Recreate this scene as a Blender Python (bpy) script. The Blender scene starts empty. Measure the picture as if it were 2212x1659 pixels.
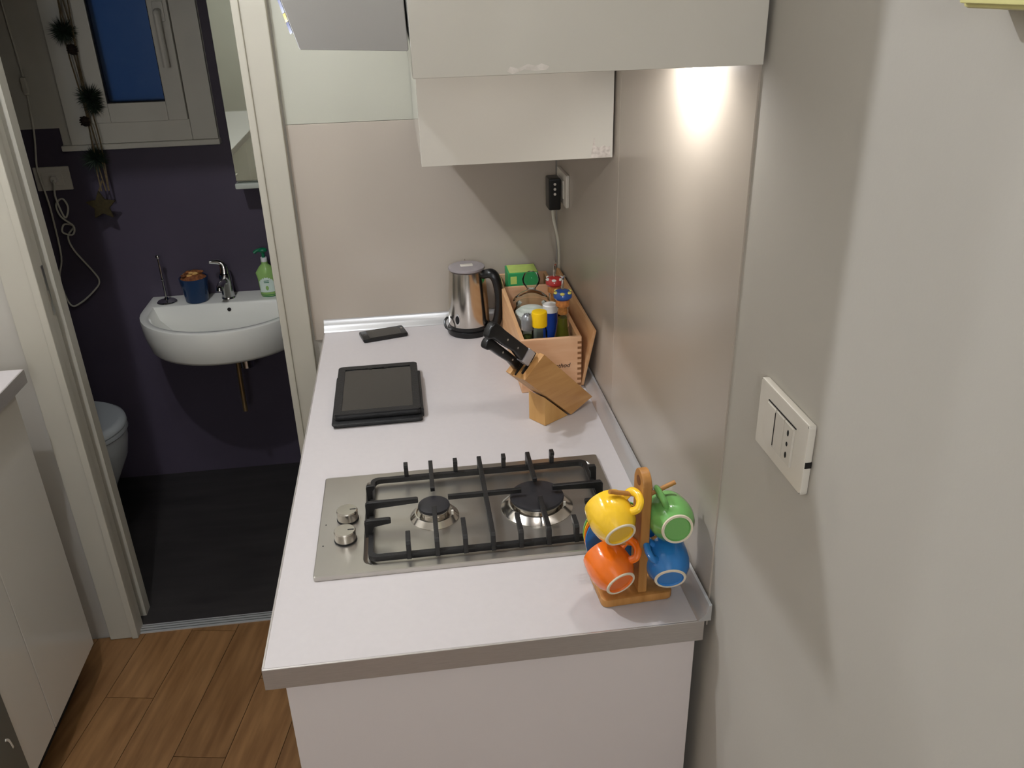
import bpy, bmesh, math, random
from mathutils import Vector, Matrix
random.seed(7)
sc = bpy.context.scene
COL = sc.collection
ZC = 0.955                     # height of the worktop above the floor; all z below are counted from the worktop
PI = math.pi
def V(*a): return Vector(a)

# ------------------------------------------------------------------ camera
cam = bpy.data.cameras.new('camera')
cam.sensor_width = 36.0
cam.lens = 1811.07 / 2212 * 36.0
cam.clip_start = 0.02
co = bpy.data.objects.new('camera', cam); COL.objects.link(co)
_r = V(0.99114, -0.13037, -0.02551); _u = V(0.07956, 0.42878, 0.8999); _w = V(0.10638, 0.89395, -0.43535)
m = Matrix((( _r.x, _u.x, -_w.x), (_r.y, _u.y, -_w.y), (_r.z, _u.z, -_w.z))).to_4x4()
m.translation = V(0.24539, -0.88884, 0.83108 + ZC)
co.matrix_world = m
sc.camera = co

# ------------------------------------------------------------------ world: dusk outside the bathroom window
wd = bpy.data.worlds.new('dusk'); sc.world = wd; wd.use_nodes = True
bg = wd.node_tree.nodes['Background']
bg.inputs[0].default_value = (0.022, 0.062, 0.155, 1); bg.inputs[1].default_value = 0.55

# ------------------------------------------------------------------ exposure
sc.view_settings.view_transform = 'Standard'; sc.view_settings.look = 'None'
sc.view_settings.gamma = 1.0; sc.view_settings.use_curve_mapping = False
sc.cycles.transparent_max_bounces = 24
sc.view_settings.exposure = -0.65
LAMP = (-0.505, 0.445, 1.60)          # ceiling bulb
LAMP2 = (-0.412, 0.715, 1.60)         # second, weaker bulb on the same bar
BULB_W = 63.0
BULB2_W = 20.0
REAR = (0.05, -2.15, 1.00)            # unseen globe added behind the camera to fill the faces turned towards it
REAR_W = 54.0
HOOD_W = 5.4
HOOD2_W = 3.0
def light(name, kind, loc, energy, color, **k):
    l = bpy.data.lights.new(name, kind); l.energy = energy; l.color = color
    for a, b in k.items(): setattr(l, a, b)
    o = bpy.data.objects.new(name, l); COL.objects.link(o); o.location = (loc[0], loc[1], loc[2] + ZC)
    return o

# ------------------------------------------------------------------ helpers
def lin(c):
    if isinstance(c, str):
        c = [int(c[i:i + 2], 16) / 255 for i in (0, 2, 4)]
    return [((x / 12.92) if x <= 0.04045 else ((x + 0.055) / 1.055) ** 2.4) for x in c]
def mat(name, c, rough=0.5, metal=0.0, var=0.05, vscale=6.0, stretch=(1, 1, 1), bump=0.0, bscale=60.0, c2=None,
        trans=0.0, ior=1.45, coat=0.0, aniso=0.0, emit=None, alpha=1.0, rvar=0.0, objrand=0.0, spec=0.5):
    mt = bpy.data.materials.new(name); mt.use_nodes = True
    nt = mt.node_tree; N = nt.nodes; L = nt.links; p = N['Principled BSDF']
    a = lin(c); b = lin(c2) if c2 else [min(1, x * (1 - var)) for x in a]
    if c2 is None: a = [min(1, x * (1 + var * 0.5)) for x in a]
    tc = N.new('ShaderNodeTexCoord'); mp = N.new('ShaderNodeMapping'); mp.inputs['Scale'].default_value = stretch
    L.new(tc.outputs['Object'], mp.inputs['Vector'])
    nz = N.new('ShaderNodeTexNoise'); nz.inputs['Scale'].default_value = vscale; nz.inputs['Detail'].default_value = 4
    L.new(mp.outputs[0], nz.inputs['Vector'])
    rp = N.new('ShaderNodeValToRGB'); rp.color_ramp.elements[0].position = 0.32; rp.color_ramp.elements[1].position = 0.68
    rp.color_ramp.elements[0].color = (*a, 1); rp.color_ramp.elements[1].color = (*b, 1)
    L.new(nz.outputs['Fac'], rp.inputs['Fac'])
    src = rp.outputs['Color']
    if objrand:
        oi = N.new('ShaderNodeObjectInfo'); hs = N.new('ShaderNodeHueSaturation')
        mr = N.new('ShaderNodeMapRange'); mr.inputs['To Min'].default_value = 1 - objrand; mr.inputs['To Max'].default_value = 1 + objrand
        L.new(oi.outputs['Random'], mr.inputs['Value']); L.new(mr.outputs[0], hs.inputs['Value']); L.new(src, hs.inputs['Color'])
        ad = N.new('ShaderNodeVectorMath'); ad.operation = 'ADD'; sc_ = N.new('ShaderNodeVectorMath'); sc_.operation = 'SCALE'
        sc_.inputs[0].default_value = (13, 7, 3); L.new(oi.outputs['Random'], sc_.inputs['Scale'])
        L.new(mp.outputs[0], ad.inputs[0]); L.new(sc_.outputs[0], ad.inputs[1]); L.new(ad.outputs[0], nz.inputs['Vector'])
        src = hs.outputs['Color']
    L.new(src, p.inputs['Base Color'])
    p.inputs['Roughness'].default_value = rough; p.inputs['Metallic'].default_value = metal
    p.inputs['Transmission Weight'].default_value = trans; p.inputs['IOR'].default_value = ior
    p.inputs['Coat Weight'].default_value = coat; p.inputs['Anisotropic'].default_value = aniso
    p.inputs['Specular IOR Level'].default_value = spec
    if rvar:
        mr = N.new('ShaderNodeMapRange'); mr.inputs['To Min'].default_value = max(0.02, rough - rvar); mr.inputs['To Max'].default_value = rough + rvar
        L.new(nz.outputs['Fac'], mr.inputs['Value']); L.new(mr.outputs[0], p.inputs['Roughness'])
    if bump:
        n2 = N.new('ShaderNodeTexNoise'); n2.inputs['Scale'].default_value = bscale; n2.inputs['Detail'].default_value = 3
        L.new(mp.outputs[0], n2.inputs['Vector'])
        bp = N.new('ShaderNodeBump'); bp.inputs['Strength'].default_value = bump; bp.inputs['Distance'].default_value = 0.002
        L.new(n2.outputs['Fac'], bp.inputs['Height']); L.new(bp.outputs[0], p.inputs['Normal'])
    if emit:
        p.inputs['Emission Color'].default_value = (*lin(emit[0]), 1); p.inputs['Emission Strength'].default_value = emit[1]
    return mt

def merge(bm, other):
    me = bpy.data.meshes.new('tmp'); other.to_mesh(me); other.free(); bm.from_mesh(me); bpy.data.meshes.remove(me); return bm
def box(x0, x1, y0, y1, z0, z1, bev=0.0, seg=2, into=None):
    b = bmesh.new()
    vs = [b.verts.new((x, y, z)) for z in (z0, z1) for y in (y0, y1) for x in (x0, x1)]
    for f in ((0, 2, 3, 1), (4, 5, 7, 6), (0, 1, 5, 4), (2, 6, 7, 3), (0, 4, 6, 2), (1, 3, 7, 5)): b.faces.new([vs[i] for i in f])
    if bev: bmesh.ops.bevel(b, geom=list(b.edges), offset=bev, segments=seg, affect='EDGES', profile=0.5)
    return merge(into, b) if into else b
def lathe(prof, c=(0, 0, 0), seg=40, into=None, axis='z', close=False):
    """prof: list of (r, z) along a line; revolved round z through c."""
    b = bmesh.new(); rings = []
    for r, z in prof:
        if r < 1e-6: rings.append([b.verts.new((0, 0, z))])
        else: rings.append([b.verts.new((r * math.cos(2 * PI * i / seg), r * math.sin(2 * PI * i / seg), z)) for i in range(seg)])
    n = len(rings)
    for k in range(n if close else n - 1):
        a, d = rings[k], rings[(k + 1) % n]
        for i in range(seg):
            j = (i + 1) % seg
            if len(a) == 1 and len(d) == 1: continue
            if len(a) == 1: b.faces.new((a[0], d[j], d[i]))
            elif len(d) == 1: b.faces.new((a[i], a[j], d[0]))
            else: b.faces.new((a[i], a[j], d[j], d[i]))
    if axis == 'x': bmesh.ops.transform(b, matrix=Matrix.Rotation(PI / 2, 4, 'Y'), verts=b.verts)
    if axis == 'y': bmesh.ops.transform(b, matrix=Matrix.Rotation(-PI / 2, 4, 'X'), verts=b.verts)
    bmesh.ops.translate(b, vec=c, verts=b.verts)
    bmesh.ops.recalc_face_normals(b, faces=b.faces)
    return merge(into, b) if into else b
def cyl(c, r, h, seg=32, axis='z', bev=0.0, r2=None, into=None):
    r2 = r if r2 is None else r2
    if bev: prof = [(0, 0), (r - bev, 0), (r, bev), (r2, h - bev), (r2 - bev, h), (0, h)]
    else: prof = [(0, 0), (r, 0), (r2, h), (0, h)]
    return lathe(prof, c, seg, into, axis)
def ball(c, r, seg=20, sq=(1, 1, 1), into=None):
    b = bmesh.new(); bmesh.ops.create_uvsphere(b, u_segments=seg, v_segments=max(6, seg // 2), radius=r)
    for v in b.verts: v.co = Vector((v.co.x * sq[0] + c[0], v.co.y * sq[1] + c[1], v.co.z * sq[2] + c[2]))
    return merge(into, b) if into else b
def smooth_path(pts, n=8):
    pts = [Vector(p) for p in pts]; out = []
    for i in range(len(pts) - 1):
        p0 = pts[max(i - 1, 0)]; p1 = pts[i]; p2 = pts[i + 1]; p3 = pts[min(i + 2, len(pts) - 1)]
        for k in range(n):
            t = k / n
            out.append(0.5 * ((2 * p1) + (p2 - p0) * t + (2 * p0 - 5 * p1 + 4 * p2 - p3) * t * t + (3 * p1 - p0 - 3 * p2 + p3) * t ** 3))
    out.append(pts[-1]); return out
def tube(pts, r, seg=10, n=8, flat=1.0, into=None, radii=None):
    P = smooth_path(pts, n) if n > 1 else [Vector(p) for p in pts]
    b = bmesh.new(); rings = []; t0 = (P[1] - P[0]).normalized()
    ref = V(0, 0, 1) if abs(t0.z) < 0.9 else V(1, 0, 0); nv = t0.cross(ref).normalized()
    for i, p in enumerate(P):
        t = (P[min(i + 1, len(P) - 1)] - P[max(i - 1, 0)]).normalized()
        nv = (nv - t * nv.dot(t)).normalized(); bv = t.cross(nv)
        rr = r
        if radii:
            q = i / (len(P) - 1) * (len(radii) - 1); k = min(int(q), len(radii) - 2); rr = radii[k] + (radii[k + 1] - radii[k]) * (q - k)
        rings.append([b.verts.new(p + (nv * math.cos(2 * PI * j / seg) + bv * math.sin(2 * PI * j / seg) * flat) * rr) for j in range(seg)])
    for k in range(len(rings) - 1):
        for j in range(seg): b.faces.new((rings[k][j], rings[k][(j + 1) % seg], rings[k + 1][(j + 1) % seg], rings[k + 1][j]))
    b.faces.new(rings[0][::-1]); b.faces.new(rings[-1])
    bmesh.ops.recalc_face_normals(b, faces=b.faces)
    return merge(into, b) if into else b
def prism(poly, vec, bev=0.0, into=None, seg=2):
    """poly: list of 3-D points; extruded by vec."""
    b = bmesh.new(); vec = Vector(vec); lo = [b.verts.new(p) for p in poly]; hi = [b.verts.new(Vector(p) + vec) for p in poly]
    n = len(poly); b.faces.new(lo); b.faces.new(hi[::-1])
    for i in range(n): b.faces.new((lo[i], hi[i], hi[(i + 1) % n], lo[(i + 1) % n]))
    bmesh.ops.recalc_face_normals(b, faces=b.faces)
    if bev: bmesh.ops.bevel(b, geom=list(b.edges), offset=bev, segments=seg, affect='EDGES', profile=0.5)
    return merge(into, b) if into else b
def rrect(x0, x1, y0, y1, r, n=5):
    pts = []
    for cx, cy, a in ((x1 - r, y1 - r, 0), (x0 + r, y1 - r, 90), (x0 + r, y0 + r, 180), (x1 - r, y0 + r, 270)):
        for k in range(n + 1):
            t = math.radians(a + 90 * k / n); pts.append((cx + r * math.cos(t), cy + r * math.sin(t)))
    return pts
def bar(p, q, wd_, ht, into=None, bev=0.001):
    """a rectangular bar from p to q (width across, height up)."""
    p = Vector(p); q = Vector(q); d = (q - p); L = d.length; d.normalize()
    up = V(0, 0, 1) if abs(d.z) < 0.95 else V(1, 0, 0)
    s = d.cross(up).normalized(); u = s.cross(d)
    poly = [p + s * wd_ / 2 + u * ht / 2, p - s * wd_ / 2 + u * ht / 2, p - s * wd_ / 2 - u * ht / 2, p + s * wd_ / 2 - u * ht / 2]
    return prism(poly, d * L, bev, into, 1)
def obj(name, bm, mt, parent=None, label=None, ang=35, loc=None):
    me = bpy.data.meshes.new(name); bm.to_mesh(me); bm.free()
    me.materials.append(mt); me.shade_smooth(); me.set_sharp_from_angle(angle=math.radians(ang))
    o = bpy.data.objects.new(name, me); COL.objects.link(o)
    if 6 < len(me.polygons) < 300:
        wn = o.modifiers.new('even_normals', 'WEIGHTED_NORMAL'); wn.keep_sharp = True; wn.weight = 80
    if parent: o.parent = parent
    else: o.location = (0, 0, ZC) if loc is None else (loc[0], loc[1], loc[2] + ZC)
    if loc is not None and parent: o.location = loc
    if label: o['label'] = label
    return o
def tag(o, label, cat, group=None):
    o['label'] = label; o['category'] = cat
    if group: o['group'] = group
    return o
def thing(name, label, cat, loc=(0, 0, 0), rotz=0.0, group=None):
    o = bpy.data.objects.new(name, None); COL.objects.link(o); o.empty_display_size = 0.05
    o.location = (loc[0], loc[1], loc[2] + ZC); o.rotation_euler = (0, 0, rotz)
    return tag(o, label, cat, group)
def struct(name, bm, mt, label=None, parent=None):
    o = obj(name, bm, mt, parent)
    o['kind'] = 'structure'
    if label: o['label'] = label; o['category'] = name.split('_')[0]
    return o
def text(name, body, size, mt, parent, mw, shear=0.0, depth=0.0002):
    cu = bpy.data.curves.new(name, 'FONT'); cu.body = body; cu.size = size; cu.shear = shear; cu.extrude = depth
    cu.align_x = 'CENTER'
    t = bpy.data.objects.new(name, cu); COL.objects.link(t)
    bpy.context.view_layer.update()
    me = bpy.data.meshes.new_from_object(t); bpy.data.objects.remove(t)
    me.materials.append(mt); o = bpy.data.objects.new(name, me); COL.objects.link(o); o.parent = parent; o.matrix_local = mw
    return o

# ------------------------------------------------------------------ materials
M_paint = mat('wall_paint', 'b8b3a9', 0.6, var=0.03, vscale=3, bump=0.05, bscale=220)
M_ceil = mat('ceiling_paint', 'd8d5cc', 0.8, var=0.02)
M_tile_lo = mat('taupe_tile', 'b3a99c', 0.28, var=0.03, vscale=2, stretch=(1, 1, .4), spec=0.4)
M_tile_up = mat('pale_tile', 'b3b2a4', 0.3, var=0.03, vscale=2, spec=0.4)
M_grout = mat('grout', '8d867a', 0.8)
M_purple = mat('purple_plaster', '4a4250', 0.55, var=0.12, vscale=2.5, bump=0.05)
M_bathwhite = mat('bathroom_white_plaster', 'c8c4b8', 0.7, var=0.05)
M_bathfloor = mat('bathroom_dark_floor', '2c2928', 0.45, var=0.35, vscale=7, stretch=(0.6, 3, 1))
M_oak = mat('oak_plank', '84613d', 0.38, vscale=5, stretch=(9, 0.9, 1), c2='684829', bump=0.08, bscale=26, objrand=0.13)
M_lam = mat('grey_laminate', 'c3bdbc', 0.36, var=0.015, vscale=80)
M_alu = mat('brushed_aluminium_edge', 'c3bdb8', 0.36, metal=0.6, var=0.06, vscale=40, stretch=(1, 1, 20), aniso=0.5)
M_upst = mat('aluminium_upstand', 'c8c8c8', 0.3, metal=0.55, var=0.04)
M_gloss = mat('white_gloss_front', 'cfcabf', 0.12, var=0.015, vscale=3, coat=0.25, rvar=0.03)
M_side = mat('white_side_panel', 'dcd3d0', 0.4, var=0.015)
M_hoodgrey = mat('grey_satin_metal', '6f6b66', 0.4, var=0.04, vscale=3)
M_dark = mat('dark_recess', '2a2724', 0.8)
M_trim = mat('door_trim_white', 'b6b1a3', 0.42, var=0.02, vscale=5)
M_pvc = mat('white_window_plastic', 'd8d4c8', 0.35, var=0.02)
M_glassfrost = mat('frosted_pane', 'c8dcf0', 0.35, trans=1.0, var=0.0)
M_black = mat('black_rubber', '0c0c0d', 0.6)
M_steel = mat('brushed_steel', 'c2beb7', 0.32, metal=0.96, var=0.05, vscale=5, stretch=(3, 1, 1), aniso=0.3)
M_steelpol = mat('polished_steel', 'cfcac3', 0.17, metal=1.0, var=0.04)
M_chrome = mat('chrome', 'd8d8d8', 0.06, metal=1.0, var=0.02)
M_iron = mat('cast_iron_enamel', '1b1a1a', 0.42, var=0.2, vscale=40, bump=0.2, bscale=300)
M_cap = mat('burner_cap_enamel', '28272a', 0.38, var=0.2, vscale=30)
M_plwhite = mat('white_switch_plastic', 'd9d3c7', 0.35, var=0.02)
M_plgrey = mat('pale_socket_plastic', 'cfc9bd', 0.38, var=0.02)
M_hole = mat('socket_hole', '16120f', 0.7)
M_blackpl = mat('black_plastic', '131314', 0.3, var=0.1)
M_blackleather = mat('black_leather', '1a1a1b', 0.45, var=0.2, vscale=30, bump=0.35, bscale=260)
M_screen = mat('dark_screen', '2f2e2b', 0.12, var=0.05, coat=0.2)
M_pine = mat('pine_wood', 'dcb083', 0.5, vscale=6, stretch=(10, 1.2, 10), c2='cf9c6c')
M_pinex = mat('pine_wood_front', 'dcb28c', 0.5, vscale=6, stretch=(1.2, 10, 10), c2='d3a27c')
M_beech = mat('knife_block_wood', 'c2935a', 0.42, vscale=5, stretch=(1.4, 12, 12), c2='ab7a44')
M_beech2 = mat('knife_foot_wood', 'c99b5c', 0.42, vscale=5, stretch=(8, 8, 1.2), c2='b98a4c')
M_bamboo = mat('bamboo_wood', 'c08a4c', 0.42, vscale=6, stretch=(12, 12, 1.2), c2='a8743a')
def thin_glass(name, tint):
    mt = bpy.data.materials.new(name); mt.use_nodes = True; nt = mt.node_tree; N = nt.nodes; L = nt.links
    N.remove(N['Principled BSDF']); tr_ = N.new('ShaderNodeBsdfTransparent'); gl = N.new('ShaderNodeBsdfGlossy'); mx = N.new('ShaderNodeMixShader'); lw_ = N.new('ShaderNodeLayerWeight')
    tr_.inputs[0].default_value = (*lin(tint), 1); gl.inputs['Roughness'].default_value = 0.03; lw_.inputs['Blend'].default_value = 0.18
    L.new(lw_.outputs['Fresnel'], mx.inputs[0]); L.new(tr_.outputs[0], mx.inputs[1]); L.new(gl.outputs[0], mx.inputs[2])
    L.new(mx.outputs[0], N['Material Output'].inputs['Surface']); return mt
M_glass = thin_glass('clear_glass', 'f1f7f3')
M_sugar = mat('white_sugar', 'ece6e2', 0.9, var=0.05, vscale=120, bump=0.3, bscale=600)
M_oil = mat('olive_oil', '6a6420', 0.1, c2='4a4a18', vscale=20)
M_vin = mat('dark_vinegar', '3a1d12', 0.08, trans=0.5)
M_cork = mat('cork', 'c07a3e', 0.8, var=0.3, vscale=150)
M_yellow = mat('yellow_plastic', 'f2c511', 0.35, var=0.03)
M_blue = mat('blue_tin', '1b3c8c', 0.35, var=0.05)
M_whitepl = mat('white_plastic', 'e6e4e0', 0.35, var=0.02)
M_green = mat('green_carton', '2f9a5a', 0.5, var=0.05)
M_ltgreen = mat('pale_green_carton', 'b9d06c', 0.5, var=0.08, vscale=40)
M_herb = mat('dried_herbs', '6f7a3a', 0.9, c2='3f4a22', vscale=200)
M_spice = mat('brown_spice', '8a6a3a', 0.9, c2='6a4a25', vscale=200)
M_red = mat('red_glaze', 'b3302e', 0.2, var=0.05, coat=0.4)
M_blueglaze = mat('blue_glaze', '244f9c', 0.2, var=0.1, coat=0.4)
M_ltyel = mat('yellow_glaze_dot', 'd9cf6a', 0.25)
M_ceram = mat('white_ceramic', 'e6e4da', 0.1, var=0.01, coat=0.3)
M_toilet = mat('toilet_ceramic', 'c6ccd0', 0.12, var=0.01, coat=0.2)
M_my = mat('mug_yellow', 'f4c52e', 0.12, var=0.03, coat=0.5)
M_mg = mat('mug_green', '76b463', 0.12, var=0.03, coat=0.5)
M_mo = mat('mug_orange', 'f0741b', 0.12, var=0.03, coat=0.5)
M_mb = mat('mug_blue', '2f7fc8', 0.12, var=0.03, coat=0.5)
M_foot = mat('unglazed_foot_ring', 'e8dcc4', 0.7)
M_applgrey = mat('dark_grey_appliance', '6e716c', 0.32, metal=0.4, var=0.05)
M_cord = mat('white_cord', 'c9c5b6', 0.5)
M_rope = mat('jute_rope', '6a5a40', 0.9, var=0.3, vscale=120)
M_needle = mat('pine_needles', '20301f', 0.7, var=0.3, vscale=60)
M_cone = mat('pine_cone', '2a1d12', 0.8, var=0.4, vscale=80)
M_star = mat('straw_star', '3c3218', 0.9, var=0.3, vscale=90)
M_bluepot = mat('dark_blue_glass', '26426a', 0.08, trans=0.35, var=0.05)
M_potp = mat('dried_petals', '9a6030', 0.8, c2='5a2c16', vscale=90)
M_potp2 = mat('pale_dried_slice', 'c79a5a', 0.8, var=0.2)
M_soap = mat('pale_green_soap', 'a8d27a', 0.15, trans=0.25, var=0.02)
M_dkgreen = mat('dark_green_plastic', '12704a', 0.35)
M_label = mat('white_label', 'd8e6d8', 0.5)
M_yelbox = mat('pale_yellow_box', 'd6cf8c', 0.5)
M_navy = mat('navy_magnet', '27346e', 0.4)
M_gold = mat('yellow_magnet', 'd8b63c', 0.4)
M_bolster = mat('satin_bolster', 'b4b0b2', .35, metal=.35, var=.05)
M_ink = mat('brand_ink', '2a1d18', 0.7)
M_bulb = mat('bulb_glow', 'fff4e4', 0.4, emit=('ffffff', 1.0)); M_bulb2 = mat('weaker_bulb_glow', 'fff4e4', 0.4, emit=('ffffff', 1.0)); M_globe = mat('fill_globe_glow', 'fff8ee', 0.6, emit=('ffffff', 1.0))
for _m, _w_, _rad in ((M_bulb, BULB_W, .022), (M_bulb2, BULB2_W, .022), (M_globe, REAR_W, .17)):
    _p = _m.node_tree.nodes['Principled BSDF']; _p.inputs['Emission Color'].default_value = (.94, .98, 1.06, 1)
    _p.inputs['Emission Strength'].default_value = _w_ / (PI * 4 * PI * _rad ** 2)
M_mirror = mat('cabinet_lacquer', 'c9cdc0', 0.25, var=0.01)
M_mirglass = mat('mirror_glass', 'd5ddd2', 0.02, metal=1.0, var=0.0)

# ------------------------------------------------------------------ room shell
FL = -ZC; CE = 1.75; XR = 0.632; XL = -1.36; YB = 1.245; YF = -2.6; YBB = 2.20; XBL = -1.50; XBR = 0.10; YBK = 1.36
DL, DR, DH = -0.676, -0.108, 1.00           # doorway
floor = struct('floor', box(XL - .1, XR + .1, YF - .1, 1.238, FL - .1, FL - .012), M_dark, 'oak plank kitchen floor')
# planks
ang = math.radians(-10.5); ca, sa = math.cos(ang), math.sin(ang); PWD, PLEN = 0.138, 1.15
def clip(poly, a, b, c):      # keep a*x+b*y<=c
    out = []
    for i in range(len(poly)):
        p, q = poly[i], poly[(i + 1) % len(poly)]; dp = a * p[0] + b * p[1] - c; dq = a * q[0] + b * q[1] - c
        if dp <= 0: out.append(p)
        if dp * dq < 0: t = dp / (dp - dq); out.append((p[0] + (q[0] - p[0]) * t, p[1] + (q[1] - p[1]) * t))
    return out
oxp, oyp = -0.519, 1.229
for i in range(-12, 16):
    off = (i * 0.417 + (0.18 if i % 2 else 0)) % 1.0
    for j in range(-5, 3):
        u0 = i * PWD; v0 = (j + off) * PLEN
        cx, cy = u0 + PWD / 2, v0 + PLEN / 2
        g = 0.0009
        loc = [(-PWD / 2 + g, -PLEN / 2 + g), (PWD / 2 - g, -PLEN / 2 + g), (PWD / 2 - g, PLEN / 2 - g), (-PWD / 2 + g, PLEN / 2 - g)]
        wx, wy = oxp + cx * ca - cy * sa, oyp + cx * sa + cy * ca
        W = [(wx + x * ca - y * sa, wy + x * sa + y * ca) for x, y in loc]
        for c in ((1, 0, XR - .001), (-1, 0, -XL - .001), (0, 1, 1.236), (0, -1, -YF - .001)):
            W = clip(W, *c)
            if len(W) < 3: break
        if len(W) < 3: continue
        P = [((x - wx) * ca + (y - wy) * sa, -(x - wx) * sa + (y - wy) * ca, -0.012) for x, y in W]
        o = obj('plank', prism(P, (0, 0, 0.012)), M_oak, floor)
        o.location = (wx, wy, FL); o.rotation_euler = (0, 0, ang)
struct('floor_bathroom', box(XBL, XBR, 1.275, YBB + .1, FL - .1, FL), M_bathfloor, 'dark bathroom floor beyond the threshold')
th = struct('trim_1', box(DL - .01, DR + .01, 1.236, 1.275, FL - .05, FL + .004, 0.002), M_upst, 'aluminium threshold strip between oak and dark floor')
for k in range(3):
    obj('groove', box(DL, DR, 1.243 + .011 * k, 1.246 + .011 * k, FL + .0035, FL + .0046), M_applgrey, th)
struct('ceiling', box(XL - .1, XR + .1, YF - .1, YBB + .1, CE, CE + .1), M_ceil, 'white ceiling')
# right wall with tiles
wr = struct('wall_right', box(XR, XR + .12, YF - .1, YB + .12, FL - .1, CE), M_paint, 'off-white right wall with taupe tiles over the worktop')
def tile_r(y0, y1, z0, z1, mt, face=.0022):
    g = .0004
    obj('tile', box(XR - face, XR + .004, y0 + g, y1 - g, z0 + g, z1 - g, .0006, 1), mt, wr, loc=(0, 0, 0))
tile_r(.021, .612, -.03, 1.09, M_tile_lo); tile_r(.612, 1.2405, -.03, 1.09, M_tile_lo)
# back wall (with doorway)
wb = box(DR, XR + .1, YB, YBK, FL - .1, CE)
box(XL - .2, DL - .06, YB, YBK, FL - .1, CE, into=wb); box(DL - .06, DR, YB, YBK, DH + .02, CE, into=wb)
wb = struct('wall_back', wb, M_paint, 'back wall with pale tiles and the bathroom doorway')
def tile_b(x0, x1, z0, z1, mt):
    g = .0004
    obj('tile', box(x0 + g, x1 - g, 1.2405, YB + .002, z0 + g, z1 - g, .0006, 1), mt, wb, loc=(0, 0, 0))
tile_b(-.030, XR - .005, -.03, .529, M_tile_lo); tile_b(-.030, XR - .005, .529, 1.09, M_tile_up)
struct('wall_left', box(XL - .1, XL, YF - .1, YB, FL - .1, CE), M_paint, 'off-white left kitchen wall')
struct('wall_rear', box(XL - .1, XR + .1, YF - .1, YF, FL - .1, CE), M_paint, 'off-white rear kitchen wall')
# bathroom shell
struct('wall_bathroom_left', box(XBL - .1, XBL, YBK, YBB + .1, FL - .1, CE), M_purple, 'dark purple bathroom side wall')
struct('wall_bathroom_right', box(XBR, XBR + .1, YBK, YBB + .1, FL - .1, CE), M_purple, 'dark purple bathroom wall behind the casing')
WX0, WX1, WZ0, WZ1 = -.80, -.43, .40, 1.30
wbb = box(XBL - .1, WX0, YBB, YBB + .12, FL - .1, CE)
box(WX1, XBR + .1, YBB, YBB + .12, FL - .1, CE, into=wbb); box(WX0, WX1, YBB, YBB + .12, FL - .1, WZ0, into=wbb); box(WX0, WX1, YBB, YBB + .12, WZ1, CE, into=wbb)
wbb = struct('wall_bathroom_back', wbb, M_purple, 'dark purple bathroom wall under the window')
wp = box(XBL, -.895, YBB - .003, YBB + .001, .417, CE)
box(-.895, WX0 + .01, YBB - .003, YBB + .001, .340, CE, into=wp); box(WX1 - .01, -.379, YBB - .003, YBB + .001, .345, CE, into=wp); box(WX0, WX1, YBB - .003, YBB + .001, .343, WZ0 - .002, into=wp)
obj('white_plaster', wp, M_bathwhite, wbb, 'white painted upper part around the window', loc=(0, 0, 0))
# window
w1 = thing('window_1', 'white plastic bathroom window with blue dusk behind frosted glass', 'window', (-.62, YBB, .36)); w1['kind'] = 'structure'
def part_w(name, bm, mt, parent, label=None):
    o = obj(name, bm, mt, parent, label)
    base = parent
    bpy.context.view_layer.update()
    return o
def at(bm, t):                      # world-coordinates geometry -> local to thing t (unrotated)
    bmesh.ops.translate(bm, vec=(-t.location.x, -t.location.y, -(t.location.z - ZC)), verts=bm.verts); return bm
def frame_xz(x0, x1, z0, z1, wl, wr_, wb_, wt, y0, y1, bev=.003):
    b = box(x0, x0 + wl, y0, y1, z0, z1, bev); box(x1 - wr_, x1, y0, y1, z0, z1, bev, into=b)
    box(x0 + wl, x1 - wr_, y0, y1, z0, z0 + wb_, bev, into=b); box(x0 + wl, x1 - wr_, y0, y1, z1 - wt, z1, bev, into=b); return b
obj('outer_frame', at(frame_xz(-.862, -.380, .362, 1.34, .085, .085, .070, .07, YBB - .022, YBB + .06), w1), M_pvc, w1)
obj('sill', at(box(-.895, -.376, YBB - .030, YBB + .01, .343, .362, .004), w1), M_pvc, w1)
sash = obj('sash', at(frame_xz(-.779, -.467, .430, 1.27, .064, .062, .062, .06, YBB - .034, YBB + .05), w1), M_pvc, w1)
obj('seal', at(frame_xz(-.717, -.527, .490, 1.212, .006, .004, .005, .006, YBB - .030, YBB + .03, 0), w1), M_black, w1)
obj('pane', at(box(-.714, -.528, YBB - .012, YBB - .004, .493, 1.21), w1), M_glassfrost, w1, 'frosted pane with blue dusk light')
hd = box(-.512, -.478, YBB - .042, YBB - .033, .735, .795, .003)
h2 = tube([(-.495, YBB - .04, .765), (-.495, YBB - .066, .762), (-.495, YBB - .070, .74), (-.495, YBB - .068, .60)], .011, 10, 6, into=hd)
obj('handle', at(hd, w1), M_pvc, w1)

# ------------------------------------------------------------------ doorway: casing and pocket jamb
d1 = thing('door_1', 'white casing of the pocket doorway into the dark bathroom', 'doorway', (-.39, 1.24, FL)); d1['kind'] = 'structure'
def cas(x0, x1, z0, z1):
    b = box(x0, x1, 1.222, 1.246, z0, z1, .004); return b
lc = cas(DL - .083, DL + .0, FL, DH + .07); box(DL - .018, DL + .002, 1.216, 1.246, FL, DH, .004, into=lc)
obj('casing_side', at(lc, d1), M_trim, d1)
rc = cas(DR + .012, DR + .074, FL, DH + .07); box(DR - .002, DR + .016, 1.216, 1.246, FL, DH, .004, into=rc)
obj('casing_side', at(rc, d1), M_trim, d1)
obj('casing_head', at(box(DL, DR, 1.222, 1.246, DH, DH + .07, .004), d1), M_trim, d1)
obj('jamb', at(box(DL - .058, DL - .001, 1.247, 1.278, FL, DH), d1), M_trim, d1)
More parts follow.
